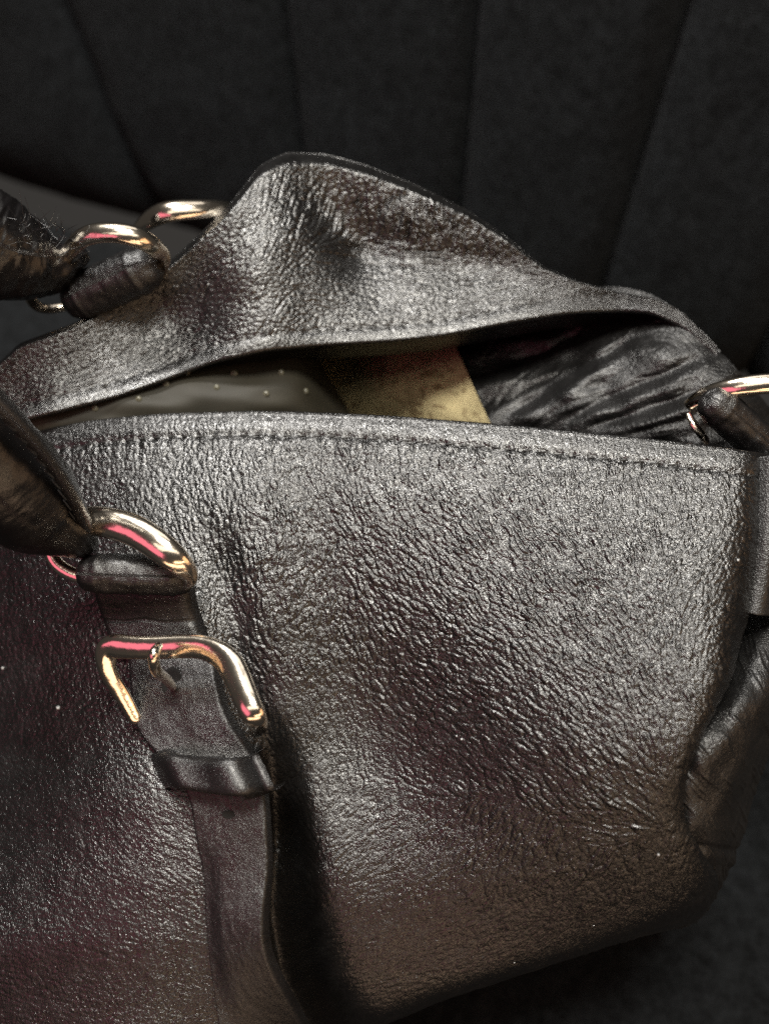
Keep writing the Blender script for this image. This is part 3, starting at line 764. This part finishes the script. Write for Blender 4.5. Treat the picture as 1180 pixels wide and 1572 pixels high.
def pix_of(p):
    q = p-CAM; zc = q@FW; return CX+q[0]/zc*FPX, CY-(q@UP)/zc*FPX, p[1]*100
def nearest(T, x, y):
    q = T-CAM; zc = q@FW; X_ = CX+q[..., 0]/zc*FPX; Y_ = CY-(q@UP)/zc*FPX
    k = np.argmin((X_-x)**2+(Y_-y)**2); return T.reshape(-1, 3)[k]
PINV = Matrix.Translation(-Vector(bag.location))
PINV = Matrix.Identity(4)
for (x, y, rx, ry) in ((263, 1047, 14, 21), (351, 1251, 10, 6)):
    p = nearest(ST, x, y); X_, Y_, D_ = pix_of(p)
    hole(strap, (x, y, D_), rx, ry, -.15, M_HOLE, "strap_hole")

# ------------------------------------------------------------------ metal
def ring(name, pts, rpx, n=28, samples=120, closed=True, parent=None, mat=None, flat=((0, -.62, .78), .58)):
    pts = np.asarray(pts, float)
    p = PP(pts); r = np.array([q*pxm(D, y) for q, (x, y, D) in zip(rpx, pts)])
    o = tube(name, p, r, mat or M_METAL, None, n=n, closed=closed, samples=samples, flat=flat)
    return o
kf = lambda x, y, k: (x, y, Df1(285, y)+.0007*(285-x)-k)
ring_pts = [kf(150, 800, 1.45), kf(200, 812, 1.58), kf(240, 835, 1.60), kf(272, 862, 1.45), kf(288, 886, 1.1), kf(268, 899, .75), kf(205, 898, .70), kf(135, 888, .72), kf(95, 872, .75), kf(80, 850, .8), kf(88, 822, .9), kf(115, 804, 1.05)]
part(ring("ring", ring_pts, [23, 25, 24, 21, 16, 9, 8, 10, 11, 11, 14, 20]))
# barrel of leather round the ring
def barrel(name, a, b_, r_px, mat, seam_u=.3):
    pa, pb = P(*a), P(*b_); n = 60
    t = np.linspace(0, 1, n)[:, None]; path = pa*(1-t)+pb*t
    r = r_px*pxm((a[2]+b_[2])/2, a[1]); tt = t[:, 0]
    rad = r*(1-.10*np.exp(-((tt)/.05)**2)-.10*np.exp(-((1-tt)/.05)**2)+.035*np.exp(-((tt-.09)/.03)**2)+.035*np.exp(-((tt-.91)/.03)**2))
    def disp(G):
        R, K = G.shape[:2]; I, J = np.mgrid[0:R, 0:K]
        c = G.mean(1, keepdims=True); dd = G-c; dd /= np.linalg.norm(dd, axis=-1, keepdims=True)+1e-9
        return G+dd*(.00022*fbm(I/9., J/5., 17, 3)+.00012*np.sin(J*2*math.pi/K*7+fbm(I/12., J/9., 4, 2)*2))[..., None]
    return part(tube(name, path, rad, mat, None, n=44, disp=disp))
D_b = Df1(210, 880)
barrel("ring_loop", (140, 880, D_b-.95), (280, 884, D_b-1.0), 31, M_SMOOTH)
# buckle frame
bk = [kf(208, 1104, .25), kf(183, 1060, .55), kf(163, 1018, .85), kf(166, 998, .95), kf(196, 993, 1.05), kf(260, 993, 1.15), kf(318, 996, 1.25), kf(350, 1016, 1.35), kf(371, 1056, 1.4), kf(389, 1098, 1.35), kf(396, 1118, .9), kf(388, 1126, .35)]
p = np.asarray(bk); pw = PP(bk); rr = np.array([10, 12.5, 15, 18, 18, 17.5, 18, 20, 19, 17, 13, 8])*pxm(14.5, 1040)
buckle = part(tube("buckle", pw, rr, M_METAL, None, n=28, samples=140, flat=((0, -.72, .69), .55)))
buckle['label'] = "polished square nickel buckle frame"
bpy.context.view_layer.update()
pr = [kf(244, 992, 1.62), kf(237, 1003, 1.75), kf(238, 1022, 1.6), kf(250, 1038, 1.2), kf(262, 1050, .75), kf(266, 1056, .45)]
o = tube("prong", PP(pr), np.array([6, 8, 8.5, 8, 7.5, 6])*pxm(14, 1020), M_METAL, None, n=16, samples=40)
o.parent = buckle; o.matrix_parent_inverse = PINV

# ------------------------------------------------------------------ rolled handles
def handle(name, rows, seed, n=72, samples=150, seam=None, rough=.0003):
    rows = np.asarray(rows, float)
    p = PP(rows[:, :3]); r = np.array([q*pxm(D, y) for x, y, D, q in rows])
    def disp(G):
        R, K = G.shape[:2]; I, J = np.mgrid[0:R, 0:K]
        c = G.mean(1, keepdims=True); dd = G-c; L_ = np.linalg.norm(dd, axis=-1, keepdims=True)+1e-9; dd = dd/L_
        a = J/K
        h = rough*fbm(I/14., J/7., seed, 4)
        f1, f2 = worley(I/3.2, J/2.2, seed+2); h = h+.00012*sstep(0, .4, f2-f1)
        if seam is not None:
            q = np.abs((a-seam+.5) % 1-.5)
            h = h-.0007*np.exp(-(q/.008)**2)+.0006*np.exp(-((q-.028)/.02)**2)
        return G+dd*h[..., None]
    o = tube(name, p, r, M_HANDLE, None, n=n, samples=samples, disp=disp)
    part(o); return o, p, r
hrows = [(-190, 520, 17.6, 84), (-90, 622, 17.4, 84), (-10, 712, 17.1, 84), (40, 765, 17.0, 80), (78, 797, 16.95, 64), (104, 815, 16.9, 46), (122, 828, 16.95, 30), (134, 836, 17.1, 18)]
h1, hp, hr = handle("handle", hrows, 5, seam=None)
# a welt sewn along the upper edge of the handle
welt = np.asarray([(-130, 500, 16.6), (-60, 565, 16.5), (0, 622, 16.4), (45, 668, 16.4), (88, 722, 16.5), (116, 770, 16.6), (132, 812, 16.8)])
wc = curve_pts(welt, 60); wp = P(wc[:, 0], wc[:, 1], wc[:, 2])
o = tube("handle_welt", wp, np.linspace(15, 11, 60)*pxm(16.5, 700), M_SMOOTH, None, n=18)
rel(o, bag)
bpy.context.view_layer.update()
sp = wp+np.array([-.0016, -.0016, .0012])
stitches(h1, sp[22:], np.repeat(np.array([[-.1, -.7, .7]]), 38, 0), .0042, size=.9)

# ------------------------------------------------------------------ rear fittings
rr_pts = [(104, 388, 25.2), (130, 364, 25.0), (172, 357, 24.9), (212, 365, 24.9), (240, 382, 25.1), (252, 404, 25.6), (235, 428, 26.3), (170, 452, 26.6), (105, 470, 26.4), (62, 472, 26.0), (45, 455, 25.8), (60, 420, 25.5)]
part(ring("ring", rr_pts, [14, 16, 16, 16, 14, 12, 9, 8, 7, 8, 9, 11]))
r2 = [(205, 362, 28.4), (226, 340, 27.9), (252, 327, 27.7), (290, 322, 27.8), (345, 322, 28.4), (380, 340, 29.6)]
part(ring("ring", r2, [10, 15, 17, 16, 14, 12], closed=False, samples=70))
barrel("ring_loop", (122, 458, 25.3), (222, 412, 25.4), 36, M_SMOOTH)
rows = [(-160, 300, 25.0, 84), (-60, 355, 25.0, 84), (0, 384, 25.0, 80), (40, 398, 25.1, 64), (75, 404, 25.3, 48), (104, 400, 25.5, 28), (122, 392, 25.8, 16)]
h2, _, _ = handle("handle", rows, 9, rough=.0008)
h2['label'] = "worn rear handle end with frayed fibres"
bpy.context.view_layer.update()
# frayed fibres on the worn handle end
vs = []; fs = []
rg = random.Random(3)
for k in range(95):
    x = rg.uniform(20, 130); y = 338+.30*x-.1*abs(x-60)+rg.uniform(-14, 30)
    p0 = P(x, y, 24.0+rg.uniform(-.1, .7)); dv = np.array([rg.gauss(.2, 1), rg.gauss(-.3, .6), rg.gauss(.3, .8)]); dv /= np.linalg.norm(dv)
    bend = np.array([rg.gauss(0, 1), rg.gauss(0, 1), rg.gauss(0, 1)])*.9
    ln = rg.uniform(.002, .006); wv_ = np.cross(dv, FW); wv_ /= np.linalg.norm(wv_); w2_ = np.cross(dv, wv_)
    b0 = len(vs); seg = 5
    for s in range(seg):
        t = s/(seg-1); c = p0+(dv*t+bend*t*t*.6)*ln; rad = .00011*(1-.6*t)
        for q in range(3):
            a = q*2.094; vs.append(c+(wv_*math.cos(a)+w2_*math.sin(a))*rad)
    for s in range(seg-1):
        for q in range(3):
            fs.append((b0+s*3+q, b0+s*3+(q+1) % 3, b0+(s+1)*3+(q+1) % 3, b0+(s+1)*3+q))
o = link("frayed_fibres", raw_mesh("frayed_fibres", vs, fs), M_SMOOTH); o['kind'] = "stuff"; o.parent = h2; o.matrix_parent_inverse = PINV

# ------------------------------------------------------------------ right end fittings
part(ring("ring", [(1058, 622, 21.2), (1084, 606, 20.9), (1120, 596, 20.7), (1160, 590, 20.6), (1210, 590, 20.6), (1250, 620, 20.8)], [10, 13, 15, 16, 16, 16], closed=False, samples=70))
part(ring("ring_end", [(1057, 636, 21.0), (1064, 650, 20.7), (1074, 664, 20.5), (1084, 678, 20.5)], [5, 6.5, 7, 6], closed=False, samples=30))
barrel("ring_loop", (1096, 620, 20.5), (1190, 702, 20.0), 31, M_SMOOTH)
sr = [(1176, 700, 18.5, 1260, 700, 19.6), (1173, 760, 17.6, 1256, 762, 18.6), (1168, 830, 16.6, 1252, 834, 17.5), (1160, 890, 15.8, 1244, 896, 16.8), (1149, 942, 15.1, 1236, 950, 16.0)]
ribbon("side_strap", sr, M_SOFT, thick=.0022, nu=40, nv=120, relief=grain_relief(.00012, 20, 60, 8))
part(ring("buckle", [(1164, 968, 16.0), (1180, 966, 15.8), (1210, 968, 15.7), (1240, 990, 16)], [9, 10, 10, 10], closed=False, samples=30))

# ------------------------------------------------------------------ inside the bag
sheet = empty("plastic_sheet", tuple(P(330, 600, 27.0)), "dark grey-green sheet with small raised dots inside the open bag", "plastic sheet")
rows = [[(-40, 560, 24.6), (120, 540, 25.0), (300, 510, 25.6), (420, 490, 26.4), (455, 480, 27.0), (480, 478, 28.4)],
        [(-40, 620, 22.9), (120, 600, 23.3), (300, 570, 24.0), (425, 548, 24.9), (465, 545, 25.6), (490, 545, 27.2)],
        [(-40, 680, 21.9), (120, 660, 22.2), (300, 630, 22.7), (435, 612, 23.3), (490, 606, 24.4), (520, 604, 26.0)],
        [(-40, 780, 21.6), (120, 760, 21.9), (300, 730, 22.2), (440, 712, 22.6), (540, 706, 23.6), (580, 704, 25.0)]]
A = net(rows, 70, 110); A[..., 2] += .07*perlin(A[..., 0]/70, A[..., 1]/30, 99)
SG = P(A[..., 0], A[..., 1], A[..., 2])
o = rel(grid_obj("sheet", SG, M_PLASTIC), sheet)
nub = []
for k in range(6):
    for q in range(10):
        a = q*.6283; th = k/5*1.4; nub.append((math.cos(th)*math.cos(a), math.cos(th)*math.sin(a), math.sin(th)))
ME_NUB = raw_mesh("nub", nub, grid_faces(6, 10, closed_u=True)); ME_NUB.materials.append(M_NUB)
for (x, y) in ((391, 549), (360, 574), (287, 572), (330, 596), (406, 604), (212, 612), (254, 590), (432, 572), (150, 628), (470, 600), (300, 540)):
    p = nearest(SG, x, y)
    o = bpy.data.objects.new("nub", ME_NUB); C.objects.link(o); o.parent = sheet
    o.matrix_parent_inverse = Matrix.Translation(-Vector(sheet.location))
    q = Vector((0, -.75, .66)).to_track_quat('Z', 'Y').to_matrix().to_4x4()
    o.matrix_basis = Matrix.Translation(Vector(p)) @ q @ Matrix.Diagonal((.0008+.00012*(len(o.name) % 3)+.0004*((x*7+y) % 5)/5, .0011, .0007, 1))

# ------------------------------------------------------------------ specks of lint on the leather
vs = []; fs = []
def speck(p, r, rg):
    b0 = len(vs)
    for k in range(4):
        for q in range(6):
            a = q*1.047; th = (k/3-.5)*2.6
            j = rg.uniform(.6, 1.25)
            vs.append(p+np.array([math.cos(th)*math.cos(a), math.cos(th)*math.sin(a), math.sin(th)])*r*j)
    for k in range(3):
        for q in range(6): fs.append((b0+k*6+q, b0+k*6+(q+1) % 6, b0+(k+1)*6+(q+1) % 6, b0+(k+1)*6+q))
rg = random.Random(8)
SP = [(735, 899, 5), (741, 903, 4), (730, 908, 3.4), (738, 912, 2.6), (965, 915, 5), (1132, 859, 5), (910, 900, 3), (800, 975, 3), (815, 985, 3), (708, 1135, 3), (90, 1086, 6), (5, 1025, 5), (345, 1170, 2),
      (790, 970, 2.5), (1010, 1312, 3), (700, 1130, 2.2), (470, 1030, 2), (930, 948, 2.4), (925, 940, 2), (345, 1292, 2.2)]
for x, y, r in SP:
    p = nearest(FG, x, y); speck(p, r*pxm(15, y)*.62, rg)
for _ in range(14):
    x, y = rg.uniform(20, 1080), rg.uniform(720, 1480)
    if 140 < x < 420 and 780 < y < 1300: continue
    speck(nearest(FG, x, y), rg.uniform(.4, .9)*pxm(15, y), rg)
for x, y in ((320, 436, ), (345, 402), (332, 378), (250, 535), (165, 570)):
    p = nearest(BG, x, y); speck(p, 2.0*pxm(26, y), rg)
o = link("lint", raw_mesh("lint", vs, fs), M_LINT); o['kind'] = "stuff"; o['label'] = "white specks of lint caught on the black leather"; o['category'] = "lint"
